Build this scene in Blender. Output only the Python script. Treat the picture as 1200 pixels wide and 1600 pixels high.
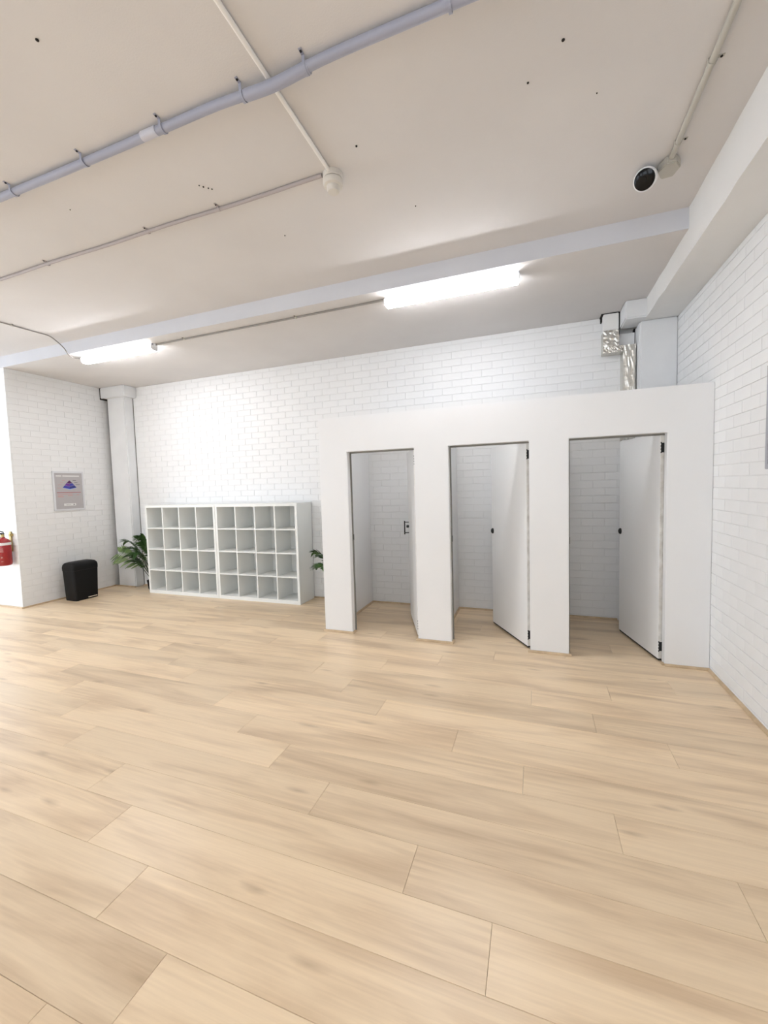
import bpy, bmesh, math, random
from mathutils import Vector, Matrix
random.seed(7)
for o in list(bpy.data.objects): bpy.data.objects.remove(o)
S = bpy.context.scene
COL = S.collection

# ------------------------------------------------------------------ camera
YAW, PITCH, ROLL, FPX, CAMH = 0.3506, -0.0605, -0.0283, 644.8, 1.558
fw = Vector((-math.sin(YAW)*math.cos(PITCH), math.cos(YAW)*math.cos(PITCH), math.sin(PITCH)))
r0 = Vector((math.cos(YAW), math.sin(YAW), 0)); u0 = r0.cross(fw)
rt = r0*math.cos(ROLL) + u0*math.sin(ROLL); up = -r0*math.sin(ROLL) + u0*math.cos(ROLL)
cam = bpy.data.cameras.new('camera'); camo = bpy.data.objects.new('camera', cam); COL.objects.link(camo)
cam.sensor_fit = 'HORIZONTAL'; cam.sensor_width = 36; cam.lens = 36*FPX/1200; cam.clip_start = 0.05
camo.matrix_world = Matrix(((rt.x, up.x, -fw.x, 0), (rt.y, up.y, -fw.y, 0), (rt.z, up.z, -fw.z, CAMH), (0, 0, 0, 1)))
S.camera = camo
CAM = Vector((0, 0, CAMH))
def project(p):
    d = Vector(p) - CAM; w = d.dot(fw)
    if w < 0.05: return None
    return 600 + FPX*d.dot(rt)/w, 800 - FPX*d.dot(up)/w

# ------------------------------------------------------------------ world, light, exposure
W = bpy.data.worlds.new('overcast_sky'); S.world = W; W.use_nodes = True
bg = W.node_tree.nodes['Background']; bg.inputs[0].default_value = (0.79, 0.885, 1.0, 1); bg.inputs[1].default_value = 3.6
S.view_settings.view_transform = 'Standard'; S.view_settings.look = 'None'
S.view_settings.gamma = 1; S.view_settings.use_curve_mapping = False
S.view_settings.exposure = 0.26
LAMP_EMIT = 55.0

# ------------------------------------------------------------------ measured layout (metres)
XR, YB, XL, YL = 1.325, 5.146, -6.752, 3.61
YC, C0, HC, HD, TW = 3.954, -2.169, 2.302, 1.935, 0.085
P = [-1.842, -1.115, -0.775, -0.045, 0.283, 1.0135]
H1, H0, YSTEP = 3.465, 3.319, 3.60
XS, HS = 1.035, 3.14
XW, YF = -8.4, -4.5

# ------------------------------------------------------------------ materials
def nodes(name):
    m = bpy.data.materials.new(name); m.use_nodes = True
    nt = m.node_tree; b = nt.nodes['Principled BSDF']
    return m, nt, b
def plain(name, col, rough=0.5, metal=0.0, spec=0.5, bump=0.0, bscale=60, coat=0.0):
    m, nt, b = nodes(name)
    b.inputs['Base Color'].default_value = (*col, 1); b.inputs['Roughness'].default_value = rough
    b.inputs['Metallic'].default_value = metal; b.inputs['Specular IOR Level'].default_value = spec
    b.inputs['Coat Weight'].default_value = coat
    if bump:
        tc = nt.nodes.new('ShaderNodeTexCoord'); n = nt.nodes.new('ShaderNodeTexNoise'); n.inputs['Scale'].default_value = bscale
        n.inputs['Detail'].default_value = 5
        bp = nt.nodes.new('ShaderNodeBump'); bp.inputs['Strength'].default_value = bump; bp.inputs['Distance'].default_value = 0.004
        nt.links.new(tc.outputs['Object'], n.inputs['Vector']); nt.links.new(n.outputs['Fac'], bp.inputs['Height'])
        nt.links.new(bp.outputs[0], b.inputs['Normal'])
    return m
def mottled(name, c1, c2, scale, rough=0.6, bump=0.2, bscale=80, bdist=0.003, lo=0.35, hi=0.65):
    m, nt, b = nodes(name); N = nt.nodes; L = nt.links
    tc = N.new('ShaderNodeTexCoord'); n = N.new('ShaderNodeTexNoise'); n.inputs['Scale'].default_value = scale; n.inputs['Detail'].default_value = 6
    rp = N.new('ShaderNodeValToRGB'); rp.color_ramp.elements[0].position = lo; rp.color_ramp.elements[1].position = hi
    rp.color_ramp.elements[0].color = (*c1, 1); rp.color_ramp.elements[1].color = (*c2, 1)
    L.new(tc.outputs['Object'], n.inputs['Vector']); L.new(n.outputs['Fac'], rp.inputs[0]); L.new(rp.outputs[0], b.inputs['Base Color'])
    n2 = N.new('ShaderNodeTexNoise'); n2.inputs['Scale'].default_value = bscale; n2.inputs['Detail'].default_value = 8
    bp = N.new('ShaderNodeBump'); bp.inputs['Strength'].default_value = bump; bp.inputs['Distance'].default_value = bdist
    L.new(tc.outputs['Object'], n2.inputs['Vector']); L.new(n2.outputs['Fac'], bp.inputs['Height']); L.new(bp.outputs[0], b.inputs['Normal'])
    b.inputs['Roughness'].default_value = rough
    return m
def emit(name, col, s):
    m, nt, b = nodes(name); b.inputs['Base Color'].default_value = (.9, .9, .9, 1)
    b.inputs['Emission Color'].default_value = (*col, 1); b.inputs['Emission Strength'].default_value = s
    return m
def oak():
    m, nt, b = nodes('oak_laminate'); N = nt.nodes; L = nt.links
    tc = N.new('ShaderNodeTexCoord'); oi = N.new('ShaderNodeObjectInfo')
    sc = N.new('ShaderNodeVectorMath'); sc.operation = 'SCALE'; sc.inputs['Scale'].default_value = 37.0
    cmb = N.new('ShaderNodeCombineXYZ')
    for i in range(3): L.new(oi.outputs['Random'], cmb.inputs[i])
    L.new(cmb.outputs[0], sc.inputs[0])
    add = N.new('ShaderNodeVectorMath'); add.operation = 'ADD'
    L.new(tc.outputs['Object'], add.inputs[0]); L.new(sc.outputs[0], add.inputs[1])
    def mp(s):
        x = N.new('ShaderNodeMapping'); x.inputs['Scale'].default_value = s; L.new(add.outputs[0], x.inputs[0]); return x
    def noise(vec, s, det=5, dist=0.0):
        n = N.new('ShaderNodeTexNoise'); n.inputs['Scale'].default_value = s; n.inputs['Detail'].default_value = det
        n.inputs['Distortion'].default_value = dist; L.new(vec.outputs[0], n.inputs['Vector']); return n
    def ramp(src, a, bq, ca, cb):
        r = N.new('ShaderNodeValToRGB'); r.color_ramp.elements[0].position = a; r.color_ramp.elements[1].position = bq
        r.color_ramp.elements[0].color = (*ca, 1); r.color_ramp.elements[1].color = (*cb, 1); L.new(src, r.inputs[0]); return r
    def mix(fac, a, bq, mode='MIX'):
        x = N.new('ShaderNodeMix'); x.data_type = 'RGBA'; x.blend_type = mode
        if isinstance(fac, float): x.inputs[0].default_value = fac
        else: L.new(fac, x.inputs[0])
        for sock, v in ((x.inputs[6], a), (x.inputs[7], bq)):
            if isinstance(v, tuple): sock.default_value = (*v, 1)
            else: L.new(v, sock)
        return x.outputs[2]
    cloud = noise(mp((0.9, 7, 1)), 1.0, 6, 0.6)                 # soft brown streaks
    c = ramp(cloud.outputs['Fac'], 0.33, 0.55, (0.640, 0.468, 0.300), (0.895, 0.705, 0.482)).outputs[0]
    grain = noise(mp((3, 90, 1)), 1.0, 4, 0.3)
    c = mix(0.24, c, ramp(grain.outputs['Fac'], 0.3, 0.7, (0.60, 0.43, 0.265), (0.90, 0.715, 0.485)).outputs[0])
    wv = N.new('ShaderNodeTexWave'); wv.wave_type = 'RINGS'; wv.inputs['Scale'].default_value = 1.6; wv.inputs['Distortion'].default_value = 7
    wv.inputs['Detail'].default_value = 3; L.new(mp((0.28, 5.0, 0.02)).outputs[0], wv.inputs['Vector'])
    msk = ramp(noise(mp((1.5, 4.5, 1)), 1.0, 2).outputs['Fac'], 0.55, 0.68, (0, 0, 0), (0.20, 0.20, 0.20))
    c = mix(msk.outputs[0], c, ramp(wv.outputs['Fac'], 0.2, 0.8, (0.54, 0.37, 0.22), (0.88, 0.70, 0.47)).outputs[0])
    knot = N.new('ShaderNodeTexVoronoi'); knot.voronoi_dimensions = '2D'; knot.inputs['Scale'].default_value = 1.0; wob = noise(mp((3, 14, 1)), 1.0, 3)
    wv2 = N.new('ShaderNodeVectorMath'); wv2.operation = 'MULTIPLY_ADD'; wv2.inputs[1].default_value = (0.10, 0.10, 0)
    L.new(wob.outputs['Color'], wv2.inputs[0]); L.new(mp((0.8, 3.0, 1)).outputs[0], wv2.inputs[2]); L.new(wv2.outputs[0], knot.inputs['Vector'])
    km = ramp(knot.outputs['Distance'], 0.0, 0.065, (0.5, 0.5, 0.5), (0, 0, 0))
    c = mix(km.outputs[0], c, (0.40, 0.27, 0.155))
    hs = N.new('ShaderNodeHueSaturation'); L.new(c, hs.inputs['Color'])
    mr = N.new('ShaderNodeMapRange'); mr.inputs[3].default_value = 0.93; mr.inputs[4].default_value = 1.07
    L.new(oi.outputs['Random'], mr.inputs[0]); L.new(mr.outputs[0], hs.inputs['Value'])
    L.new(hs.outputs[0], b.inputs['Base Color'])
    b.inputs['Roughness'].default_value = 0.33; b.inputs['Specular IOR Level'].default_value = 0.45
    bp = N.new('ShaderNodeBump'); bp.inputs['Strength'].default_value = 0.08; bp.inputs['Distance'].default_value = 0.002
    L.new(grain.outputs['Fac'], bp.inputs['Height']); L.new(bp.outputs[0], b.inputs['Normal'])
    return m
def foil_mat():
    m, nt, b = nodes('crinkled_foil'); N = nt.nodes; L = nt.links
    tc = N.new('ShaderNodeTexCoord'); v = N.new('ShaderNodeTexVoronoi'); v.inputs['Scale'].default_value = 15; v.distance = 'CHEBYCHEV'
    n = N.new('ShaderNodeTexNoise'); n.inputs['Scale'].default_value = 16; n.inputs['Detail'].default_value = 6
    mx = N.new('ShaderNodeMix'); mx.inputs[0].default_value = 0.5
    L.new(tc.outputs['Object'], v.inputs['Vector']); L.new(tc.outputs['Object'], n.inputs['Vector'])
    L.new(v.outputs['Distance'], mx.inputs[2]); L.new(n.outputs['Fac'], mx.inputs[3])
    bp = N.new('ShaderNodeBump'); bp.inputs['Strength'].default_value = 0.5; bp.inputs['Distance'].default_value = 0.01
    L.new(mx.outputs[0], bp.inputs['Height']); L.new(bp.outputs[0], b.inputs['Normal'])
    b.inputs['Base Color'].default_value = (0.66, 0.64, 0.59, 1); b.inputs['Metallic'].default_value = 0.9; b.inputs['Roughness'].default_value = 0.24
    return m
def glass_mat():
    m, nt, b = nodes('window_glass'); N = nt.nodes; L = nt.links
    t = N.new('ShaderNodeBsdfTransparent'); g = N.new('ShaderNodeBsdfGlossy'); g.inputs['Roughness'].default_value = 0.02
    mx = N.new('ShaderNodeMixShader'); mx.inputs[0].default_value = 0.06
    L.new(t.outputs[0], mx.inputs[1]); L.new(g.outputs[0], mx.inputs[2]); L.new(mx.outputs[0], N['Material Output'].inputs[0])
    return m

M = dict(
    brick=mottled('white_painted_brick', (0.850, 0.850, 0.845), (0.870, 0.870, 0.865), 3.0, 0.50, 0.25, 120, 0.002),
    mortar=mottled('white_painted_mortar', (0.80, 0.795, 0.785), (0.84, 0.835, 0.825), 9.0, 0.6, 0.5, 160, 0.002),
    plaster=mottled('white_painted_plaster', (0.87, 0.87, 0.87), (0.89, 0.89, 0.89), 2.0, 0.6, 0.1, 50),
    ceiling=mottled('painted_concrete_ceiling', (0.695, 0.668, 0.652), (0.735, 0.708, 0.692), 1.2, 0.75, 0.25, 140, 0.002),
    beam=mottled('painted_concrete_beam', (0.83, 0.82, 0.80), (0.85, 0.84, 0.82), 2.0, 0.7, 0.2, 90, 0.003),
    stepface=mottled('grey_painted_concrete', (0.655, 0.665, 0.71), (0.695, 0.705, 0.745), 2.0, 0.7, 0.2, 90, 0.003),
    cubicle=mottled('white_gloss_board', (0.875, 0.875, 0.875), (0.895, 0.895, 0.895), 1.5, 0.33, 0.12, 40, 0.002),
    door=plain('white_door_laminate', (0.885, 0.88, 0.87), 0.42, bump=0.05, bscale=90),
    rawedge=mottled('raw_door_edge', (0.66, 0.63, 0.58), (0.84, 0.82, 0.78), 14, 0.7, 0.2, 60),
    column=mottled('grey_white_column_paint', (0.77, 0.775, 0.78), (0.81, 0.815, 0.82), 3.0, 0.6, 0.2, 60),
    shelf=plain('white_melamine', (0.875, 0.88, 0.85), 0.42),
    oak=oak(),
    under=plain('dark_underlay', (0.16, 0.10, 0.06), 0.9),
    trim=mottled('oak_beading', (0.50, 0.36, 0.22), (0.64, 0.48, 0.31), 12, 0.45, 0.1, 60),
    black=plain('black_plastic', (0.006, 0.006, 0.0065), 0.55, spec=0.22),
    blackmat=plain('black_rubber', (0.012, 0.012, 0.012), 0.8),
    blackmetal=plain('black_metal', (0.012, 0.012, 0.012), 0.4, 0.2),
    gap=plain('dark_joint', (0.018, 0.014, 0.012), 0.95),
    banding=plain('grey_banding', (0.23, 0.22, 0.20), 0.7),
    chrome=plain('chrome', (0.85, 0.85, 0.85), 0.18, 1.0),
    steel=plain('galvanised_steel', (0.62, 0.62, 0.62), 0.45, 0.7),
    bluepipe=plain('blue_grey_conduit_paint', (0.36, 0.37, 0.45), 0.45),
    palepipe=plain('pipe_highlight_paint', (0.56, 0.56, 0.62), 0.4),
    whitepipe=plain('white_conduit', (0.92, 0.90, 0.87), 0.4),
    thinpipe=plain('cream_conduit', (0.44, 0.39, 0.385), 0.5),
    greypipe=plain('grey_cream_conduit', (0.50, 0.475, 0.42), 0.55),
    cable=plain('grey_cable', (0.30, 0.28, 0.26), 0.6),
    detector=plain('cream_plastic', (0.70, 0.66, 0.60), 0.5),
    whiteplastic=plain('white_plastic', (0.86, 0.86, 0.87), 0.4),
    lens=plain('black_glossy_lens', (0.004, 0.004, 0.005), 0.12, spec=0.25),
    lamp=emit('lit_lens', (0.95, 0.965, 1.0), LAMP_EMIT), lampside=emit('lit_diffuser_side', (0.95, 0.965, 1.0), LAMP_EMIT*.2),
    foil=foil_mat(), glass=glass_mat(),
    alu=plain('silver_frame', (0.74, 0.74, 0.76), 0.35, 0.35),
    greyframe=plain('grey_frame', (0.44, 0.44, 0.48), 0.45, 0.2),
    poster=plain('poster_grey', (0.47, 0.445, 0.45), 0.35),
    pwhite=plain('print_white', (0.80, 0.79, 0.78), 0.4), pgrey=plain('print_dark_grey', (0.16, 0.15, 0.15), 0.4),
    ppink=plain('print_pink', (0.62, 0.30, 0.28), 0.4), pred=plain('print_red', (0.42, 0.05, 0.06), 0.4),
    pmag=plain('print_dark_magenta', (0.10, 0.012, 0.10), 0.4), pvio=plain('print_violet', (0.16, 0.025, 0.30), 0.4),
    pblue=plain('print_blue', (0.045, 0.05, 0.36), 0.4), pnavy=plain('print_navy', (0.02, 0.025, 0.20), 0.4), psky=plain('print_pale_blue', (0.33, 0.48, 0.80), 0.4),
    red=plain('red_enamel', (0.32, 0.004, 0.008), 0.25, coat=0.5),
    green=plain('print_green', (0.05, 0.22, 0.10), 0.4), brass=plain('brass', (0.45, 0.34, 0.14), 0.35, 0.8),
    leaf=mottled('palm_leaf_green', (0.018, 0.060, 0.014), (0.07, 0.16, 0.03), 9, 0.4, 0.0, 40),
    leafpale=mottled('pale_palm_leaf', (0.10, 0.17, 0.045), (0.20, 0.29, 0.09), 9, 0.4, 0.0, 40),
    stem=plain('palm_stem', (0.035, 0.055, 0.018), 0.5), soil=plain('potting_soil', (0.03, 0.02, 0.014), 0.95),
)

# ------------------------------------------------------------------ helpers
def link(name, me, mat=None, parent=None):
    o = bpy.data.objects.new(name, me); COL.objects.link(o)
    if mat is not None and me is not None and not me.materials: me.materials.append(M[mat] if isinstance(mat, str) else mat)
    if parent is not None: o.parent = parent
    return o
def tag(o, label=None, cat=None, group=None, kind=None):
    if label: o['label'] = label
    if cat: o['category'] = cat
    if group: o['group'] = group
    if kind: o['kind'] = kind
    return o
def empty(name, loc, label, cat, group=None, rz=0):
    o = bpy.data.objects.new(name, None); COL.objects.link(o); o.location = loc; o.rotation_euler.z = rz
    o.empty_display_size = 0.1
    return tag(o, label, cat, group)
class MB:
    def __init__(s): s.v = []; s.f = []; s.sm = []
    def box(s, x0, x1, y0, y1, z0, z1):
        i = len(s.v)
        s.v += [(x0, y0, z0), (x1, y0, z0), (x1, y1, z0), (x0, y1, z0), (x0, y0, z1), (x1, y0, z1), (x1, y1, z1), (x0, y1, z1)]
        s.f += [(i, i+3, i+2, i+1), (i+4, i+5, i+6, i+7), (i, i+1, i+5, i+4), (i+1, i+2, i+6, i+5), (i+2, i+3, i+7, i+6), (i+3, i, i+4, i+7)]
        return s
    def poly(s, pts):
        i = len(s.v); s.v += [tuple(p) for p in pts]; s.f.append(tuple(range(i, i+len(pts)))); return s
    def prism(s, pts, d):
        """polygon (3D points) extruded along d"""
        i = len(s.v); n = len(pts); d = Vector(d)
        s.v += [tuple(p) for p in pts] + [tuple(Vector(p)+d) for p in pts]
        s.f.append(tuple(range(i+n-1, i-1, -1))); s.f.append(tuple(range(i+n, i+2*n)))
        for k in range(n): s.f.append((i+k, i+(k+1) % n, i+n+(k+1) % n, i+n+k))
        return s
    def tube(s, pts, r, n=12, cap=True):
        pts = [Vector(p) for p in pts]; base = len(s.v); rs = r if isinstance(r, (list, tuple)) else [r]*len(pts)
        ref = None
        for k, p in enumerate(pts):
            t = (pts[min(k+1, len(pts)-1)] - pts[max(k-1, 0)]).normalized()
            if ref is None:
                ref = t.orthogonal().normalized()
            ref = (ref - t*ref.dot(t)).normalized(); b = t.cross(ref)
            for j in range(n):
                a = 2*math.pi*j/n; s.v.append(tuple(p + (ref*math.cos(a) + b*math.sin(a))*rs[k]))
        for k in range(len(pts)-1):
            for j in range(n):
                a = base+k*n+j; c = base+k*n+(j+1) % n; s.f.append((a, c, c+n, a+n))
        if cap:
            s.f.append(tuple(base+j for j in range(n-1, -1, -1))); e = base+(len(pts)-1)*n; s.f.append(tuple(e+j for j in range(n)))
        return s
    def lathe(s, prof, c=(0, 0, 0), n=32, axis=None):
        base = len(s.v); c = Vector(c); ax = Vector(axis or (0, 0, 1)).normalized(); e1 = ax.orthogonal().normalized(); e2 = ax.cross(e1)
        for r, z in prof:
            for j in range(n):
                a = 2*math.pi*j/n; s.v.append(tuple(c + (e1*math.cos(a)+e2*math.sin(a))*r + ax*z))
        for k in range(len(prof)-1):
            for j in range(n):
                a = base+k*n+j; b = base+k*n+(j+1) % n; s.f.append((a, b, b+n, a+n))
        s.f.append(tuple(base+j for j in range(n-1, -1, -1))); e = base+(len(prof)-1)*n; s.f.append(tuple(e+j for j in range(n)))
        return s
    def build(s, name, mat, parent=None, bevel=0.0, smooth=False, seg=2):
        me = bpy.data.meshes.new(name); me.from_pydata(s.v, [], s.f)
        bm = bmesh.new(); bm.from_mesh(me)
        bmesh.ops.recalc_face_normals(bm, faces=bm.faces)
        if bevel:
            bmesh.ops.bevel(bm, geom=[e for e in bm.edges if len(e.link_faces) == 2 and e.calc_face_angle(0) > 0.5], offset=bevel, segments=seg, affect='EDGES', clamp_overlap=True)
        if smooth:
            for f in bm.faces: f.smooth = True
            for e in bm.edges:
                if len(e.link_faces) == 2 and e.calc_face_angle(0) > 0.7: e.smooth = False
        bm.to_mesh(me); bm.free()
        return link(name, me, mat, parent)
def holed(u0, u1, z0, z1, holes, plane, t0, t1):
    """wall slab with rectangular holes; plane 'y' -> u is x, 'x' -> u is y; t0..t1 its thickness range"""
    us = sorted({u0, u1, *[h[0] for h in holes], *[h[1] for h in holes]}); zs = sorted({z0, z1, *[h[2] for h in holes], *[h[3] for h in holes]})
    inside = lambda a, b: not any(h[0] < a < h[1] and h[2] < b < h[3] for h in holes) and u0 < a < u1 and z0 < b < z1
    mb = MB(); idx = {}
    def V(u, t, z):
        k = (u, t, z)
        if k not in idx: idx[k] = len(mb.v); mb.v.append((u, t, z) if plane == 'y' else (t, u, z))
        return idx[k]
    for a, b in zip(us, us[1:]):
        for c, d in zip(zs, zs[1:]):
            if not inside((a+b)/2, (c+d)/2): continue
            mb.f += [(V(a, t0, c), V(b, t0, c), V(b, t0, d), V(a, t0, d)), (V(a, t1, c), V(a, t1, d), V(b, t1, d), V(b, t1, c))]
            e = 1e-4
            if not inside(a-e, (c+d)/2): mb.f.append((V(a, t0, c), V(a, t0, d), V(a, t1, d), V(a, t1, c)))
            if not inside(b+e, (c+d)/2): mb.f.append((V(b, t0, c), V(b, t1, c), V(b, t1, d), V(b, t0, d)))
            if not inside((a+b)/2, c-e): mb.f.append((V(a, t0, c), V(a, t1, c), V(b, t1, c), V(b, t0, c)))
            if not inside((a+b)/2, d+e): mb.f.append((V(a, t0, d), V(b, t0, d), V(b, t1, d), V(a, t1, d)))
    return mb
def struct(name, mb, mat, label, cat, bevel=0.0):
    return tag(mb.build(name, mat, None, bevel), label, cat, kind='structure')

# ------------------------------------------------------------------ floor of oak planks
floor = struct('floor', MB().box(XW, XR, YF, YL, -0.06, -0.0085).box(XL, XR, YL, YB, -0.06, -0.0085), 'under',
               'light oak plank floor running the whole width of the room', 'floor')
PW, PL, Y0 = 0.2245, 1.755, 0.738
known = {0: -1.18, 1: -1.53, 2: -1.905, 3: -2.24, 4: -1.03, 5: -1.416, 6: -1.82, 7: -2.22, 8: -2.785, 9: 0.354, 10: -1.785, 11: -1.25, 12: -0.80,
         13: -0.35, 14: 0.25, 15: -1.1, 16: -0.55, 17: -2.6, 18: -1.9, 19: -0.9}
def plank_mesh(l, w, g=0.0005, ch=0.0010, d=0.008):
    a, b = l/2-g, w/2-g
    v = [(-a, -b, -d), (a, -b, -d), (a, b, -d), (-a, b, -d), (-a, -b, -ch), (a, -b, -ch), (a, b, -ch), (-a, b, -ch),
         (-a+ch, -b+ch, 0), (a-ch, -b+ch, 0), (a-ch, b-ch, 0), (-a+ch, b-ch, 0)]
    f = [(8, 9, 10, 11)]
    for k in range(4):
        n = (k+1) % 4; f += [(k, n, 4+n, 4+k), (4+k, 4+n, 8+n, 8+k)]
    me = bpy.data.meshes.new('plank'); me.from_pydata(v, [], f); me.materials.append(M['oak']); return me
full = plank_mesh(PL, PW); planks = []
r = -int((Y0-YF)/PW)-1
while Y0+r*PW < YB:
    ya, yb = max(Y0+r*PW, YF), min(Y0+(r+1)*PW, YB)
    if yb-ya > 0.01:
        x0 = XL if ya > YL-0.02 else XW
        j = known.get(r, random.uniform(-2, 0)); j -= math.ceil((j-x0)/PL)*PL
        while j < XR:
            xa, xb = max(j, x0), min(j+PL, XR)
            if xb-xa > 0.02:
                # the row that the corner cuts keeps its part in front of the wall
                planks.append((xa, xb, ya, yb))
            j += PL
    r += 1
def plank_view(q):
    xa, xb, ya, yb = q; best = None
    for i in range(5):
        for yy in (ya, yb):
            p = project((xa+(xb-xa)*i/4, yy, 0))
            if p and -30 < p[0] < 1230 and p[1] < 1630:
                d = (Vector((xa+(xb-xa)*i/4, yy, 0))-CAM).length; best = d if best is None else min(best, d)
    return best
seen = sorted((plank_view(q), q) for q in planks if plank_view(q) is not None)
rest = [q for q in planks if plank_view(q) is None] + [q for _, q in seen[300:]]
for _, (xa, xb, ya, yb) in seen[:300]:
    whole = abs(xb-xa-PL) < 1e-3 and abs(yb-ya-PW) < 1e-3
    o = link('plank', full if whole else plank_mesh(xb-xa, yb-ya), None, floor)
    o.location = ((xa+xb)/2, (ya+yb)/2, 0)
mb = MB()
for xa, xb, ya, yb in rest: mb.box(xa+.0005, xb-.0005, ya+.0005, yb-.0005, -0.008, 0)
if rest: tag(mb.build('plank_field', 'oak', floor), kind='stuff')

# ------------------------------------------------------------------ ceiling, step and side beam
ceiling = struct('ceiling', MB().prism([(XW-.2, YF-.2, H1), (XW-.2, YSTEP, H1), (XS+.5, YSTEP, H1), (XS+.5, YF-.2, H1)], (0, 0, 0.2)), 'ceiling',
                 'high front ceiling of cream painted concrete', 'ceiling')
low = struct('ceiling_slab', MB().prism([(XW-.2, YSTEP+.004, H0), (XW-.2, YB+.2, H0), (XS+.5, YB+.2, H0), (XS+.5, YSTEP+.004, H0)], (0, 0, 0.34)), 'ceiling',
             'lower rear ceiling slab above the shelves and cubicles', 'ceiling')
mb = MB().box(XW-.2, XS+.002, YSTEP, YSTEP+.004, H0, H1)
struct('trim_1', mb, 'stepface', 'pale grey step face where the ceiling drops to the rear slab', 'ceiling step')
# slightly uneven concrete edge of the side beam
mb = MB(); ys = [YF-.2+i*(YB+.2-YF+.2)/60 for i in range(61)]; prev = None
for i, y in enumerate(ys):
    dx = random.uniform(-.004, .004); dz = random.uniform(-.003, .003)
    k = len(mb.v); mb.v += [(XS+dx*.5, y, H1+.1), (XS+dx, y, HS+dz), (XR+.02, y, HS+dz), (XR+.02, y, H1+.1)]
    if i: 
        for a in range(4): b = (a+1) % 4; mb.f.append((k-4+a, k-4+b, k+b, k+a))
mb.f += [(0, 1, 2, 3), (k, k+3, k+2, k+1)]
struct('trim_2', mb, 'beam', 'cream concrete beam running along the top of the right brick wall', 'ceiling beam')
# small anchor holes and marks in the ceiling
for (x, y, rr) in [(-1.942, 1.253, .007), (0.128, 2.072, .007), (-0.018, 2.218, .005), (-0.924, 2.246, .006), (-1.95, 2.15, .004), (-1.935, 2.17, .005),
                   (-1.915, 2.19, .004), (-1.90, 2.205, .004), (-1.75, 2.79, .004), (-2.9, 2.0, .003), (-0.75, 2.85, .004), (0.3, 2.4, .003)]:
    MB().lathe([(rr, 0), (rr, .004), (rr*.6, .006)], (x, y, H1+.0005), 8, (0, 0, -1)).build('anchor_hole', 'gap', ceiling)

# ------------------------------------------------------------------ brick walls
CH, BL, JT, DEP = 0.0850, 0.2395, 0.0052, 0.0045
def brick_mesh(u, n, l, h, ch=0.0016, d=DEP+0.002, proud=0.0):
    u = Vector(u); n = Vector(n); z = Vector((0, 0, 1)); a, b = l/2, h/2
    v = []
    for (du, dz, dn) in [(a, b, -d), (a, b, proud-ch*.8), (a-ch, b-ch, proud)]:
        for su, sz in ((-1, -1), (1, -1), (1, 1), (-1, 1)): v.append(tuple(u*su*du + z*sz*dz + n*dn))
    f = [(8, 9, 10, 11)]
    for k in range(4):
        q = (k+1) % 4; f += [(k, q, 4+q, 4+k), (4+k, 4+q, 8+q, 8+k)]
    if u.cross(z).dot(n) < 0: f = [tuple(reversed(t)) for t in f]
    me = bpy.data.meshes.new('brick'); me.from_pydata(v, [], f); me.materials.append(M['brick']); return me
def hidden(p):
    """does the cubicle front or a shelf stand between the eye and this point"""
    d = Vector(p)-CAM
    if p[1] > YC+.1:
        q = CAM + d*(YC/d.y)
        if C0 < q.x < XR and q.z < HC and not (q.z < HD and any(P[i] < q.x < P[i+1] for i in (0, 2, 4))): return True
    if p[1] > 4.8:
        q = CAM + d*(4.753/d.y)
        if -5.70 < q.x < -2.98 and q.z < 1.37: return True
    return False
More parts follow.
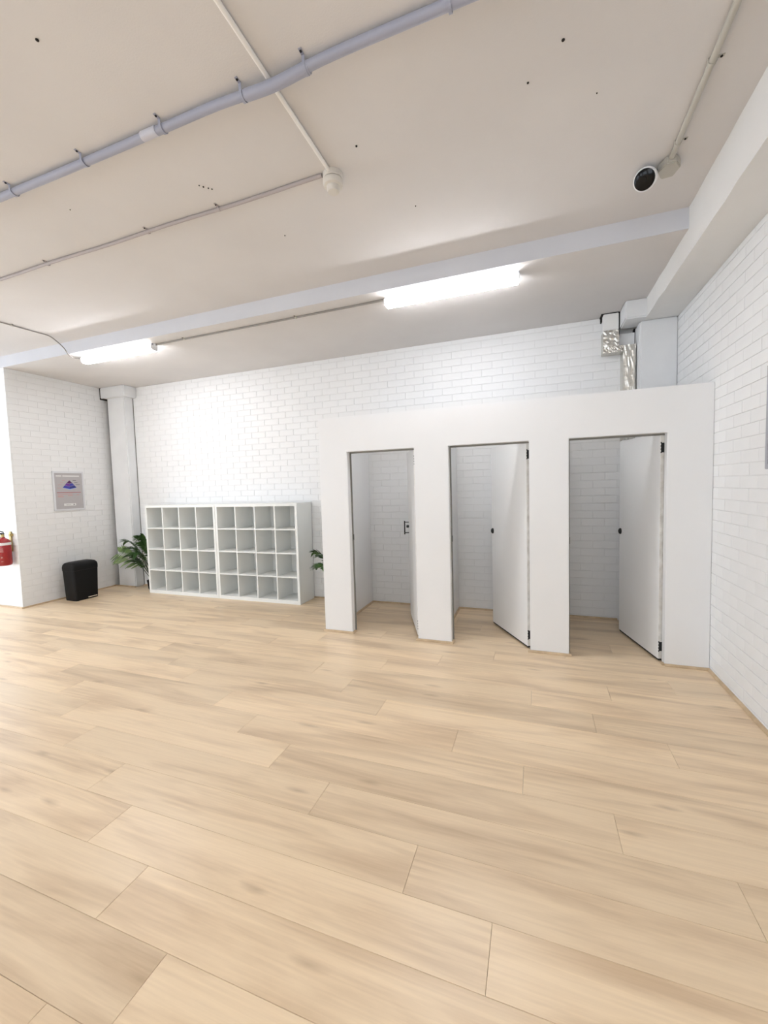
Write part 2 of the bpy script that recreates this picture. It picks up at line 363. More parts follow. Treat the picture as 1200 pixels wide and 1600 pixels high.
def bricks(wall, u, n, at, u0, u1, z0, z1, shift=0.0, holes=(), JV=0.0024):
    u = Vector(u); n = Vector(n); lst = []; k = 0; z = 0.035-CH*math.ceil((0.035-z0)/CH)
    k = round((z-0.035)/CH)
    while z < z1-.01:
        za, zb = max(z, z0), min(z+CH, z1)
        a = u0 - BL + ((shift + (BL/2 if k % 2 else 0)) % BL)
        while a < u1:
            ua, ub = max(a, u0), min(a+BL, u1)
            runs = [(ua, ub)]
            for h in holes:
                if za < h[3] and zb > h[2]: runs = [q for x, y in runs for q in ((x, min(y, h[0])), (max(x, h[1]), y)) if q[1]-q[0] > 0]
            for x, y in runs:
                if y-x > .02 and zb-za > .02: lst.append((x, y, za, zb))
            a += BL
        z += CH; k += 1
    def area(b):
        c = at + u*((b[0]+b[1])/2) + Vector((0, 0, (b[2]+b[3])/2)); p = project(c)
        if not p or not (-25 < p[0] < 1225 and -25 < p[1] < 1625) or hidden(c): return 0
        d = c-CAM; return abs(d.normalized().dot(n))/d.length_squared
    ranked = sorted(((area(b), b) for b in lst), reverse=True)
    cache = {}
    for a, b in ranked[:300]:
        if a <= 0: break
        l, h = round(b[1]-b[0]-JV, 3), round(b[3]-b[2]-JT, 3); vr = random.choice((0.0, 0.0, 0.0004, -0.0004, 0.0008))
        key = (l, h, vr)
        if key not in cache: cache[key] = brick_mesh(u, n, l, h, proud=vr)
        o = link('brick', cache[key], None, wall); o.location = at + u*((b[0]+b[1])/2) + Vector((0, 0, (b[2]+b[3])/2))
    mb = MB()
    for i, (a, b) in enumerate(ranked):
        if i < 300 and a > 0: continue
        l, h = (b[1]-b[0]-JV)/2, (b[3]-b[2]-JT)/2; c = at + u*((b[0]+b[1])/2) + Vector((0, 0, (b[2]+b[3])/2))
        q = [c + u*su*l + Vector((0, 0, sz*h)) for su, sz in ((-1, -1), (1, -1), (1, 1), (-1, 1))]
        inn = [p_ - n*(DEP+.001) for p_ in q]; edge = [p_ - n*.002 for p_ in q]
        face = [c + u*su*(l-.0016) + Vector((0, 0, sz*(h-.0016))) for su, sz in ((-1, -1), (1, -1), (1, 1), (-1, 1))]
        i0 = len(mb.v); mb.v += [tuple(x) for x in inn+edge+face]; mb.f.append((i0+8, i0+9, i0+10, i0+11))
        for k2 in range(4):
            m2 = (k2+1) % 4; mb.f += [(i0+k2, i0+m2, i0+4+m2, i0+4+k2), (i0+4+k2, i0+4+m2, i0+8+m2, i0+8+k2)]
    if mb.v: tag(mb.build('brickwork', 'brick', wall), kind='stuff')
w = struct('wall_back', MB().box(XL-.25, XR+.2, YB+DEP, YB+.2, -.06, H0+.1), 'mortar', 'white painted brick wall behind the cube shelves and cubicles', 'wall')
bricks(w, (1, 0, 0), (0, -1, 0), Vector((0, YB, 0)), XL, XR, 0, H0, 0.06)
w = struct('wall_right', MB().box(XR+DEP, XR+.2, YF, YB+.2, -.06, H1+.1), 'mortar', 'white painted brick wall on the right beside the cubicles', 'wall')
bricks(w, (0, 1, 0), (-1, 0, 0), Vector((XR, 0, 0)), YF, YB, 0, HS, (3.498-YF-0.0) % BL + BL/2)
w = struct('wall_left', MB().box(XL-.2, XL-DEP, YL+.2, YB+.2, -.06, H0+.1), 'mortar', 'white painted brick wall with the framed poster and black bin', 'wall')
bricks(w, (0, 1, 0), (1, 0, 0), Vector((XL, 0, 0)), YL, YB, 0, H0, 0.02, JV=0.0010)
WIN1 = (-8.2, -7.065, 1.13, 2.25)
w = struct('wall_side', holed(XW-.2, XL-DEP, -.06, H1+.1, [WIN1], 'y', YL+DEP, YL+.2), 'mortar', 'daylit white brick wall at far left carrying the red fire extinguisher', 'wall')
bricks(w, (1, 0, 0), (0, -1, 0), Vector((0, YL, 0)), XW, XL, 0, H1-.002, 0.06, [WIN1])
# unseen sides of the hall with its windows
WL = [(-3.4, -1.2, 0.5, 2.9), (0.0, 3.4, 0.06, 3.1)]
WF = [(-8.0, -6.1, 0.8, 2.9), (-5.4, -3.0, 0.8, 2.9), (-2.2, 0.2, 0.8, 2.9)]
struct('wall_window_side', holed(YF-.2, YL+.2, -.06, H1+.1, WL, 'x', XW-.2, XW), 'plaster', 'white plastered wall with tall daylight windows far left', 'wall')
struct('wall_front', holed(XW-.2, XR+.2, -.06, H1+.1, WF, 'y', YF-.2, YF), 'plaster', 'white plastered window wall behind the viewer', 'wall')
def window(name, a, b, z0, z1, plane, t, label):
    e = holed(a, b, z0, z1, [(a+.05, (a+b)/2-.02, z0+.05, z1-.05), ((a+b)/2+.02, b-.05, z0+.05, z1-.05)], plane, t-.03, t+.03).build(name, 'whiteplastic')
    tag(e, label, 'window', kind='structure')
    for q0, q1 in ((a+.05, (a+b)/2-.02), ((a+b)/2+.02, b-.05)):
        m = MB()
        m.box(q0, q1, t-.003, t+.003, z0+.05, z1-.05) if plane == 'y' else m.box(t-.003, t+.003, q0, q1, z0+.05, z1-.05)
        m.build('pane', 'glass', e)
window('window_1', *WIN1, 'y', YL+.06, 'white framed window left of the fire extinguisher')
for i, q in enumerate(WL): window(f'window_{i+2}', *q, 'x', XW-.1, ['smaller', 'wide'][i]+' daylight window in the far left wall')
for i, q in enumerate(WF): window(f'window_{i+4}', *q, 'y', YF-.1, ['leftmost', 'middle', 'rightmost'][i]+' of three windows behind the viewer')
# light portals in the window openings guide the sky light in
def portal(c, sx, sy, rot):
    l = bpy.data.lights.new('window_portal', 'AREA'); l.shape = 'RECTANGLE'; l.size = sx; l.size_y = sy; l.cycles.is_portal = True
    o = bpy.data.objects.new('window_portal', l); COL.objects.link(o); o.location = c; o.rotation_euler = rot
for a, b, z0, z1 in WL: portal((XW-.16, (a+b)/2, (z0+z1)/2), z1-z0, b-a, (0, -math.pi/2, 0))
for a, b, z0, z1 in WF: portal(((a+b)/2, YF-.16, (z0+z1)/2), b-a, z1-z0, (math.pi/2, 0, 0))
a, b, z0, z1 = WIN1; portal(((a+b)/2, YL+.16, (z0+z1)/2), b-a, z1-z0, (-math.pi/2, 0, 0))

# ------------------------------------------------------------------ corner columns
def gapped(name, label, col, cap, joints):
    o = struct(name, MB().box(*col), 'column', label, 'column', 0.012)
    MB().box(*cap).build('capital', 'column', o, 0.012)
    for j, m in joints: MB().box(*j).build('joint', m, o)
    return o
gapped('trim_3', 'slim grey white column in the corner left of the shelves', (-6.675, -6.285, 4.985, YB, 0, 3.16), (-6.735, -6.195, 4.915, YB, 3.145, H0),
       [((-6.689, -6.675, 5.0, YB, 0, 3.145), 'gap'), ((-6.285, -6.280, 5.138, YB, 0, 3.145), 'banding'), ((-6.752, -6.735, 4.922, YB, 3.13, H0), 'gap'), ((-6.72, -6.68, 4.93, YB, 3.137, 3.145), 'gap')])
gapped('trim_4', 'grey white column in the corner above the third cubicle', (1.003, XR+.003, 4.87, YB, 0, 3.142), (0.852, 1.05, 4.755, 5.06, HS+.002, H0+.004),
       [((0.99, 1.003, 5.09, YB, 0, 3.142), 'gap')])

# ------------------------------------------------------------------ cubicle walls
op = [(P[0], P[1], -.01, HD), (P[2], P[3], -.01, HD), (P[4], P[5], -.01, HD)]
struct('wall_cubicles', holed(C0, XR-.001, 0, HC, op, 'y', YC, YC+TW), 'cubicle', 'white cubicle front with three door openings', 'wall', 0.004)
for i, (xa, xb) in enumerate([(C0, -2.078), (-0.992, -0.905), (0.005, 0.092)]):
    struct(f'wall_partition_{i+1}', MB().box(xa, xb, YC+TW+.001, YB-.002, 0, HC-.004), 'cubicle',
           ['left end wall of the cubicles beside the palm', 'partition between first and second cubicle', 'partition between second and third cubicle'][i], 'wall', 0.003)
# door openings: thin grey strips at head and latch jamb
doors = []
OPEN = [22.0, 30.4, 13.5]
LEAF, TH = 0.742, 0.035
lab = ['first white cubicle door, nearly edge-on with black pull handle', 'middle white cubicle door standing half open', 'right white cubicle door beside the brick wall']
for i in range(3):
    xh = P[2*i+1] + .006; yh = YC+TW+.006
    D = empty(f'door_{i+1}', (xh, yh, 0), lab[i], 'door'); D['kind'] = 'structure'
    th = math.radians(OPEN[i])                 # leaf leans this far from straight in
    D.rotation_euler.z = math.pi/2 + th - math.pi
    # local frame: leaf runs along -x_local, outer face towards -y_local after rotation
    def loc(mb): return mb
    lf = MB().box(-LEAF, -.002, -TH, 0, 0.022, 1.947).build('leaf', 'door', D, 0.002)
    MB().box(-.002, 0.0005, -TH+.002, -.002, 0.024, 1.945).build('hinge_edge', 'rawedge', D)
    MB().box(-LEAF+.002, -.004, -TH+.006, -.006, 0.008, 0.022).build('bottom_seal', 'blackmat', D)
    for z in (0.13, 1.82):
        h = MB().tube([(0.006, 0.004, z-.045), (0.006, 0.004, z+.045)], 0.006, 10).box(-.0005, .0015, -.030, .002, z-.04, z+.04)
        for dz in (-.04, -.013, .013, .04): h.box(0.001, 0.004, -.034, -.026, z+dz-.006, z+dz+.006)
        h.build('hinge', 'blackmetal', D)
    if i == 0:
        h = MB().tube([(-LEAF+.05, -TH-.05, 0.99), (-LEAF+.05, -TH-.05, 1.15)], 0.007, 10)
        for z in (1.01, 1.135): h.tube([(-LEAF+.05, -TH-.05, z), (-LEAF+.05, -TH+.001, z)], 0.005, 8)
        h.build('pull_handle', 'blackmetal', D)
        MB().lathe([(.016, 0), (.016, .022), (.012, .03)], (-LEAF+.05, -TH+.001, 1.085), 16, (0, -1, 0)).build('lock_knob', 'blackmetal', D, smooth=True)
    else:
        m = MB().lathe([(.022, 0), (.022, .008), (.018, .016), (.010, .022)], (0, 0, 0), 24, (0, -1, 0))
        m.v = [(x-LEAF+.028, y-TH+.001, z*1.35+1.045) for x, y, z in m.v]
        m.build('lock_knob', 'blackmetal', D, smooth=True)
    # fixed grey strips in the opening
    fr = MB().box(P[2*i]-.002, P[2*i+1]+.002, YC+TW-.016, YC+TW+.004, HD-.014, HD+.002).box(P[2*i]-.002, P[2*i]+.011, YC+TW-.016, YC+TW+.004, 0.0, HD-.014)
    q = fr.build(f'trim_{10+i}', 'banding'); tag(q, 'grey strip around the head and latch jamb of the '+['first', 'middle', 'right'][i]+' cubicle opening', 'door seal', kind='structure')
    MB().box(P[2*i]+.009, P[2*i]+.014, YC+TW-.012, YC+TW+.003, 1.0, 1.06).build('strike_plate', 'blackmetal', q)

# ------------------------------------------------------------------ oak beading along the foot of the walls
tn = [20]
def bead(pts, label, s=0.019):
    m = MB()
    for (x0, y0), (x1, y1) in zip(pts, pts[1:]):
        d = Vector((x1-x0, y1-y0, 0)); L_ = d.length; d.normalize(); n = Vector((d.y, -d.x, 0))   # room lies to the right of travel
        A = Vector((x0, y0, 0)) - d*0.0; sec = [(0, 0), (s, 0), (s, s*.35), (s*.78, s*.78), (s*.35, s), (0, s)]
        m.prism([A + n*a + Vector((0, 0, b)) for a, b in sec], d*L_)
    o = m.build(f'baseboard_{tn[0]-19}', 'trim'); tn[0] += 1
    return tag(o, label, 'skirting', kind='structure')
s_ = 0.019
bead([(XR-.0005, YC-s_), (XR-.0005, YF)], 'oak beading along the foot of the right brick wall')
bead([(P[5], YC+TW*.4), (P[5]-.0005, YC-.0005), (XR, YC-.0005)], 'oak beading under the right end pillar of the cubicles')
E0 = 0.0005
for i, (a, b) in enumerate([(C0, P[0]), (P[1], P[2]), (P[3], P[4])]):
    bead([(a-s_, YC-E0), (b+s_, YC-E0)], 'oak beading at the foot of the '+['first', 'second', 'third'][i]+' cubicle pillar')
    bead([(b+E0, YC-.001), (b+E0, YC+TW*.8)], 'short oak return beading beside the '+['first', 'second', 'third'][i]+' pillar')
bead([(-2.078+E0, YC+TW), (-2.078+E0, YB-.002), (-0.992-E0, YB-.002), (-0.992-E0, YC+TW)], 'oak beading inside the first cubicle')
bead([(-0.905+E0, YC+TW), (-0.905+E0, YB-.002), (0.005-E0, YB-.002), (0.005-E0, YC+TW+.02)], 'oak beading inside the second cubicle')
bead([(0.092+E0, YC+TW), (0.092+E0, YB-.002), (0.86, YB-.002)], 'oak beading inside the third cubicle')
bead([(XL+E0, YL-s_), (XL+E0, 4.985), (-6.285, 4.985-E0)], 'oak beading below the poster wall')
bead([(-6.27, YB-E0), (C0-.001, YB-E0), (C0-.001, YC+.002)], 'oak beading behind the shelves')
bead([(XW, YL-E0), (XL+s_, YL-E0)], 'oak beading below the fire extinguisher')

# ------------------------------------------------------------------ batten lights
def batten(x0, x1, y, z, label):
    e = empty('batten_light', ((x0+x1)/2, y, z), label, 'light', 'ceiling batten lights'); L_ = (x1-x0)/2
    MB().box(-L_, L_, -.034, .034, -.022, -.0005).build('base_channel', 'greyframe', e, 0.003)
    sec = [(-.046, -.020), (-.046, -.050), (-.038, -.068), (-.020, -.077), (.020, -.077), (.038, -.068), (.046, -.050), (.046, -.020)]
    MB().prism([(-L_+.012, a, b) for a, b in sec], (2*L_-.024, 0, 0)).build('diffuser', 'lampside', e)
    MB().box(-L_+.014, L_-.014, -.036, .036, -.080, -.0775).build('lens', 'lamp', e)
    for sx in (-1, 1):
        m = MB().prism([(sx*L_-(.012 if sx > 0 else 0), a*1.02, b*1.01) for a, b in sec], (.012, 0, 0)); m.build('end_cap', 'whiteplastic', e)
    return e
LY = 3.765
batten(-1.305, -0.105, LY, H0, 'lit batten light on the rear ceiling above the cubicles')
batten(-5.40, -4.20, LY, H0, 'lit batten light on the rear ceiling near the left corner')
for i, (x, y) in enumerate([(-0.35, -1.2), (-4.8, -1.2), (-7.0, 0.6)]):  # unseen battens added to lift the ambient light
    batten(x-.6, x+.6, y, H1, 'added unseen fill batten on the front ceiling '+['behind the viewer to the right', 'behind the viewer to the left', 'out by the left windows'][i])

# ------------------------------------------------------------------ conduits, clips, cable
def saddle(parent, c, r, along, tabdir, mat='steel', top=None):
    """strap round a pipe lying along an axis, with a screwed tab flat on the ceiling"""
    top = r-.0005 if top is None else top
    m = MB(); c = Vector(c); al = Vector(along); td = Vector(tabdir); zc = Vector((0, 0, 1)); w = .007; n = 10; ro, ri = r+.003, r+.0005
    arc = lambda rr: [(rr*math.cos(math.pi+math.pi*k/n), rr*math.sin(math.pi+math.pi*k/n)) for k in range(n+1)]
    sec = [(-ri, top)] + arc(ri) + [(ri, top), (ri+.032, top), (ri+.032, top-.003), (ro, top-.003)] + arc(ro)[::-1] + [(-ro, top)]
    m.prism([c + td*a + zc*b - al*w for a, b in sec], al*2*w)
    q = m.build('clip', mat, parent)
    MB().lathe([(.006, 0), (.005, .004)], c+td*(ri+.020)+zc*(top-.0025), 8, (0, 0, -1)).build('screw', 'gap', q)
BR = .0205
def pz(x): return H1-BR-.007-.020*math.exp(-((x+1.142)/.20)**2)-.030*math.exp(-((x-.772)/.22)**2)
pts = []
for i in range(101):
    x = -8.35 + i*(1.0+8.35)/100; pts.append((x, 1.737 + .004*math.sin(x*2.1), pz(x)))
pipe = tag(MB().tube(pts, BR, 16).build('conduit_pipe', 'bluepipe', smooth=True), 'thick blue grey conduit pipe crossing the front ceiling', 'pipe')
for x in (-3.0, -2.37, -1.786, -1.284, -0.945, -0.30, -4.2, -5.6): saddle(pipe, (x, 1.737, pz(x)), BR+.003, (1, 0, 0), (0, -1, 0), 'bluepipe', top=H1-pz(x)-.0005)
MB().tube([(-1.93, 1.737, pz(-1.93)), (-1.83, 1.737, pz(-1.83))], BR+.002, 16).build('pipe_sleeve', 'palepipe', pipe, smooth=True)  # pale sleeve puts a highlight patch into the pipe colour
MB().tube([(-1.27+k*.034, 1.737, pz(-1.27+k*.034)) for k in range(11)], BR+.004, 16).build('pipe_sleeve', 'bluepipe', pipe, smooth=True)
wr = .0115
o = tag(MB().tube([(-1.142, -4.4, H1-wr), (-1.142, 2.335, H1-wr)], wr, 12).build('conduit_pipe', 'whitepipe', smooth=True), 'white conduit running straight to the smoke detector', 'pipe')
for y in (-1, 0.2, 1.2): saddle(o, (-1.142, y, H1-wr), wr, (0, 1, 0), (1, 0, 0), 'whitepipe')
pts = [(-8.35+i*(7.15/40), 2.357+.004*math.sin(i*.9), H1-wr) for i in range(41)]
o = tag(MB().tube(pts, wr, 12).build('conduit_pipe', 'thinpipe', smooth=True), 'thin cream conduit running left from the smoke detector', 'pipe')
for x in (-3.72, -2.62, -1.98): saddle(o, (x, 2.357, H1-wr), wr, (1, 0, 0), (0, -1, 0), 'thinpipe')
gr = .015
o = tag(MB().tube([(0.772, -4.4, H1-gr), (0.772, 2.995, H1-gr)], gr, 14).build('conduit_pipe', 'greypipe', smooth=True), 'grey cream conduit leading to the security camera', 'pipe')
for y in (2.41, 2.89, 1.6): saddle(o, (0.772, y, H1-gr), gr, (0, 1, 0), (1, 0, 0), 'greypipe')
tag(MB().prism([(0.745, 3.0, H1-.001), (0.80, 2.998, H1-.001), (0.835, 3.06, H1-.001), (0.815, 3.135, H1-.001), (0.75, 3.14, H1-.001), (0.715, 3.06, H1-.001)], (0, 0, -.045))
    .build('junction_box', 'greypipe', bevel=.006), 'cream junction box at the end of the camera conduit', 'junction box')
lr = .009
o = tag(MB().tube([(-4.20, LY+.01, H0-lr), (-2.6, LY+.012, H0-lr), (-1.305, LY+.002, H0-lr)], lr, 10).build('conduit_pipe', 'cable', smooth=True), 'dark thin conduit joining the two batten lights', 'pipe')
for x in (-3.75, -2.28): saddle(o, (x, LY+.012, H0-lr), lr, (1, 0, 0), (0, -1, 0), 'greypipe')
MB().box(-4.205, -4.175, LY-.014, LY+.026, H0-.026, H0-.0005).build('end_box', 'whiteplastic', o)
cr = .0065
cz = H1-cr-.002
ctrl = [(-8.35, 2.62, cz), (-6.4, 2.62, cz), (-5.62, 2.66, cz), (-5.45, 2.78, cz), (-5.425, 2.92, cz), (-5.40, 3.22, cz), (-5.385, 3.36, cz-.004), (-5.39, 3.45, H1-.05), (-5.405, 3.53, H0+.05),
        (-5.43, 3.60, H0-.012), (-5.45, 3.66, H0-.024), (-5.44, 3.72, H0-.022), (-5.402, 3.755, H0-.014)]
def smoothpts(c, n=6):
    c = [Vector(p) for p in c]; out = []
    for i in range(len(c)-1):
        p0, p1, p2, p3 = c[max(i-1, 0)], c[i], c[i+1], c[min(i+2, len(c)-1)]
        for k in range(n):
            t = k/n; out.append(0.5*((2*p1)+(p2-p0)*t+(2*p0-5*p1+4*p2-p3)*t*t+(3*p1-p0-3*p2+p3)*t**3))
    return out+[c[-1]]
o = tag(MB().tube(smoothpts(ctrl), cr, 10).build('power_cable', 'cable', smooth=True), 'loose grey cable dropping to the left batten light', 'cable')
for y in (3.0,): saddle(o, (-5.418, y, cz), cr, (0, 1, 0), (1, 0, 0), 'greypipe', top=.008)

# ------------------------------------------------------------------ smoke detector and security camera
e = empty('smoke_detector', (-1.142, 2.385, H1), 'cream round smoke detector where two conduits meet', 'smoke detector')
MB().lathe([(.062, -.0005), (.062, -.030), (.058, -.034)], (0, 0, 0), 32).build('mounting_box', 'detector', e, smooth=True)
MB().lathe([(.055, -.034), (.055, -.039)], (0, 0, 0), 32).build('shadow_ring', 'gap', e)
MB().lathe([(.060, -.039), (.061, -.060), (.056, -.070), (.042, -.074)], (0, 0, 0), 32).build('sensor_body', 'detector', e, smooth=True)
MB().lathe([(.040, -.074), (.039, -.094), (.034, -.104), (.024, -.107)], (0, 0, 0), 32).build('sensor_cap', 'detector', e, smooth=True)
e = empty('security_camera', (0.668, 3.115, H1), 'white turret security camera with black face on the front ceiling', 'security camera')
MB().lathe([(.040, -.0005), (.040, -.018), (.030, -.026)], (0, 0, 0), 28).build('mount_plate', 'whiteplastic', e, smooth=True)
MB().tube([(0, 0, -.02), (-.006, -.018, -.045), (-.014, -.04, -.062)], [.028, .032, .034], 14).build('bracket', 'whiteplastic', e, smooth=True)
ax = (CAM - Vector((0.65, 3.05, 3.395))).normalized(); ax = (ax + Vector((-.22, .0, -.05))).normalized()
hc = Vector((-.018, -.065, -.072))
MB().lathe([(.030, -.055), (.052, -.040), (.062, -.012), (.063, .022), (.059, .028)], hc, 32, ax).build('housing', 'whiteplastic', e, smooth=True)
f = MB().lathe([(.056, .026), (.055, .033), (.040, .039), (.015, .041)], hc, 32, ax).build('face', 'lens', e, smooth=True)
MB().lathe([(.016, .0405), (.014, .044)], hc, 16, ax).build('lens', 'lens', f, smooth=True)
tag(MB().tube([(0.709, 3.10, H1-.010), (0.722, 3.09, H1-.012)], .007, 8).build('cable_stub', 'cable'), 'short dark cable between camera and junction box', 'cable')

# ------------------------------------------------------------------ foil wrapped duct by the corner column
e = empty('ventilation_duct', (0.86, 5.08, 0), 'boxed duct wrapped in crinkled foil beside the corner column', 'duct')
yf = YB-.135
def dbox(n, m, x0, x1, y0, y1, z0, z1, bv=0.004):
    o = MB().box(x0-.86, x1-.86, y0-5.08, y1-5.08, z0, z1).build(n, m, e, bv if m != 'foil' else 0)
    if m == 'foil':                                   # crumpled foil: facets pushed in and out
        bm = bmesh.new(); bm.from_mesh(o.data)
        for k in range(4):
            bmesh.ops.subdivide_edges(bm, edges=[q for q in bm.edges if q.calc_length() > .022], cuts=1, use_grid_fill=True)
        bmesh.ops.triangulate(bm, faces=bm.faces)
        for v in bm.verts:
            if v.co.y < y1-5.08-.01: v.co += Vector((random.uniform(-.0025, .0025), random.uniform(-.004, .004), random.uniform(-.003, .003)))
        bm.to_mesh(o.data); bm.free()
    return o
dbox('upper_section', 'beam', .694, .838, yf, YB-.002, 3.138, H0-.012)
dbox('foil_elbow', 'foil', .690, .840, yf-.006, YB-.002, 2.965, 3.134, .008)
dbox('foil_offset', 'foil', .690, .875, yf-.004, YB-.002, 2.905, 2.967, .008)
dbox('foil_drop', 'foil', .876, .992, yf-.02, YB-.002, 1.98, 2.962, .010)
dbox('grey_panel', 'column', .845, .995, YB-.07, YB-.002, 2.962, 3.10, 0)  # grey box over the wall between duct and column
dbox('lower_section', 'cubicle', .878, .998, yf-.018, YB-.002, 0.0, 1.98)
dbox('wall_gap', 'gap', .838, .852, YB-.09, YB-.002, 3.08, H0-.001, 0)
dbox('ceiling_gap', 'gap', .676, .85, yf+.015, YB-.002, H0-.012, H0-.0005, 0)
dbox('side_gap', 'gap', .680, .694, YB-.05, YB-.002, 3.26, H0-.001, 0)

# ------------------------------------------------------------------ cube shelves
def cube_shelf(x0, x1, label):
    e = empty('cube_shelf', ((x0+x1)/2, (4.753+YB-.012)/2, 0), label, 'shelf', 'white sixteen cube shelves')
    w, d, h = (x1-x0)/2-.002, (YB-.012-4.753)/2, 1.374; T, t = .036, .017
    for sx in (-1, 1): MB().box(*sorted((sx*w, sx*(w-T))), -d, d, 0, h).build('side_panel', 'shelf', e, .0015)
    MB().box(-w+T, w-T, -d, d, h-T, h).build('top_panel', 'shelf', e, .0015)
    MB().box(-w+T, w-T, -d, d, 0.0, .050).build('base_panel', 'shelf', e, .0015)
    MB().box(-w+T, w-T, d-.012, d-.004, .050, h-T).build('back_panel', 'shelf', e)
    cw = (2*(w-T)-3*t)/4; chh = (h-T-.050-3*t)/4
    for k in range(1, 4):
        xa = -w+T+k*cw+(k-1)*t; MB().box(xa, xa+t, -d+.002, d-.012, .050, h-T).build('divider', 'shelf', e)
    for k in range(1, 4):
        za = .050+k*chh+(k-1)*t
        for c in range(4):
            xa = -w+T+c*(cw+t); MB().box(xa, xa+cw, -d+.002, d-.012, za, za+t).build('shelf_board', 'shelf', e)
    return e
cube_shelf(-5.708, -4.343, 'white cube shelf nearer the corner column and left palm')
cube_shelf(-4.343, -2.973, 'white cube shelf nearer the cubicles')

# ------------------------------------------------------------------ palms
def frond(mbl, mbs, base, tip, lift, n=17, lw=0.015, ll=0.17, start=.35, tilt=0.0):
    base = Vector(base); tip = Vector(tip); mid = (base+tip)/2 + Vector((0, 0, lift)); pts = []
    for i in range(25):
        t = i/24; pts.append(base*(1-t)**2 + mid*2*t*(1-t) + tip*t*t)
    mbs.tube(pts, [.006*(1-.75*i/24) for i in range(25)], 6)
    side0 = (tip-base).cross(Vector((0, 0, 1)))
    side0 = side0.normalized() if side0.length > 1e-4 else Vector((1, 0, 0))
    side0 = (side0*math.cos(tilt) + Vector((0, 0, 1))*math.sin(tilt)).normalized()
    for k in range(n):
        t = start + (1-start)*(k+.5)/n; i = t*24; a = int(min(i, 23)); p = pts[a].lerp(pts[a+1], i-a); d = (pts[a+1]-pts[a]).normalized()
        L_ = ll*(0.55 + 0.75*math.sin(math.pi*min(1, (1-t)/(1-start)*.85+.12)))
        for s in (-1, 1):
            dr = (d*.75 + side0*s*.85 + Vector((0, 0, random.uniform(-.12, .22)))).normalized()
            nrm = dr.cross(d).normalized(); sd = dr.cross(nrm).normalized(); bend = Vector((0, 0, -.03))
            q = [p, p+dr*L_*.35+sd*lw, p+dr*L_*.72+sd*lw*.8+bend*.5, p+dr*L_+bend, p+dr*L_*.72-sd*lw*.8+bend*.5, p+dr*L_*.35-sd*lw]
            m1 = p+dr*L_*.35+nrm*.003; m2 = p+dr*L_*.72+nrm*.002+bend*.5
            i0 = len(mbl.v); mbl.v += [tuple(x) for x in q+[m1, m2]]
            mbl.f += [(i0, i0+1, i0+6), (i0+1, i0+2, i0+7, i0+6), (i0+2, i0+3, i0+7), (i0, i0+6, i0+5), (i0+6, i0+7, i0+4, i0+5), (i0+7, i0+3, i0+4)]
def palm(loc, label, fronds):
    e = empty('potted_palm', loc, label, 'plant', 'potted palms')
    MB().lathe([(.070, 0), (.078, .02), (.092, .135), (.095, .14), (.095, .15), (.086, .15), (.084, .132)], (0, 0, 0), 28).build('pot', 'black', e, smooth=True)
    MB().lathe([(.083, .118), (.083, .130)], (0, 0, 0), 24).build('soil', 'soil', e)
    for tip, lift, mat, ll in fronds:
        ml, ms = MB(), MB(); b = (random.uniform(-.02, .02), random.uniform(-.02, .02), .125)
        frond(ml, ms, b, tip, lift, ll=ll, tilt=1.05 if mat == 'leafpale' else random.uniform(-.5, .5), n=13 if mat == 'leafpale' else 17)
        s = ms.build('frond_stem', 'stem', e, smooth=True); ml.build('frond_leaflets', mat, s)
    return e
palm((-5.87, 4.97, 0), 'dark green palm in a black pot left of the shelves',
     [((-.64, -.08, .585), .20, 'leafpale', .19), ((-.33, -.20, .80), .40, 'leaf', .13), ((-.20, -.05, .84), .42, 'leaf', .13), ((-.06, -.14, .86), .45, 'leaf', .12), ((-.28, .04, .74), .40, 'leaf', .12),
      ((-.12, -.34, .70), .38, 'leaf', .13), ((-.36, -.10, .48), .22, 'leaf', .12), ((-.16, -.20, .60), .30, 'leaf', .12), ((-.02, -.30, .62), .36, 'leaf', .12), ((-.24, -.26, .58), .28, 'leaf', .12)])
palm((-2.38, 4.78, 0), 'green palm half hidden between shelf and cubicles',
     [((-.33, .10, .66), .30, 'leaf', .12), ((-.30, -.12, .74), .36, 'leaf', .12), ((-.36, .02, .52), .30, 'leaf', .12), ((.02, -.26, .84), .40, 'leaf', .12), ((-.02, .20, .86), .42, 'leaf', .12),
      ((-.05, -.40, .62), .32, 'leaf', .12), ((-.10, .05, .90), .44, 'leaf', .11), ((-.18, -.25, .60), .30, 'leaf', .12)])

# ------------------------------------------------------------------ black pedal bin
e = empty('pedal_bin', (-6.475, 4.235, 0), 'black pedal bin standing against the left brick wall', 'bin')
def rrect(hx, hy, r, z, n=5):
    out = []
    for cx, cy, a0 in ((hx-r, hy-r, 0), (-hx+r, hy-r, 90), (-hx+r, -hy+r, 180), (hx-r, -hy+r, 270)):
        for k in range(n+1): a = math.radians(a0+90*k/n); out.append((cx+r*math.cos(a), cy+r*math.sin(a), z))
    return out
def loft(rings):
    m = MB(); n = len(rings[0])
    for q in rings: m.v += q
    for k in range(len(rings)-1):
        for j in range(n): m.f.append((k*n+j, k*n+(j+1) % n, (k+1)*n+(j+1) % n, (k+1)*n+j))
    m.f.append(tuple(range(n-1, -1, -1))); m.f.append(tuple(range((len(rings)-1)*n, len(rings)*n))); return m
loft([rrect(.122, .160, .02, 0), rrect(.124, .163, .022, .02), rrect(.128, .186, .03, .45)]).build('bin_body', 'black', e, smooth=True)
loft([rrect(.131, .190, .032, .452), rrect(.131, .191, .032, .50), rrect(.126, .186, .034, .535), rrect(.106, .168, .034, .562), rrect(.07, .14, .034, .572)]).build('bin_lid', 'black', e, smooth=True)
MB().box(.122, .150, -.01, .13, .022, .036).build('pedal', 'chrome', e, .004)

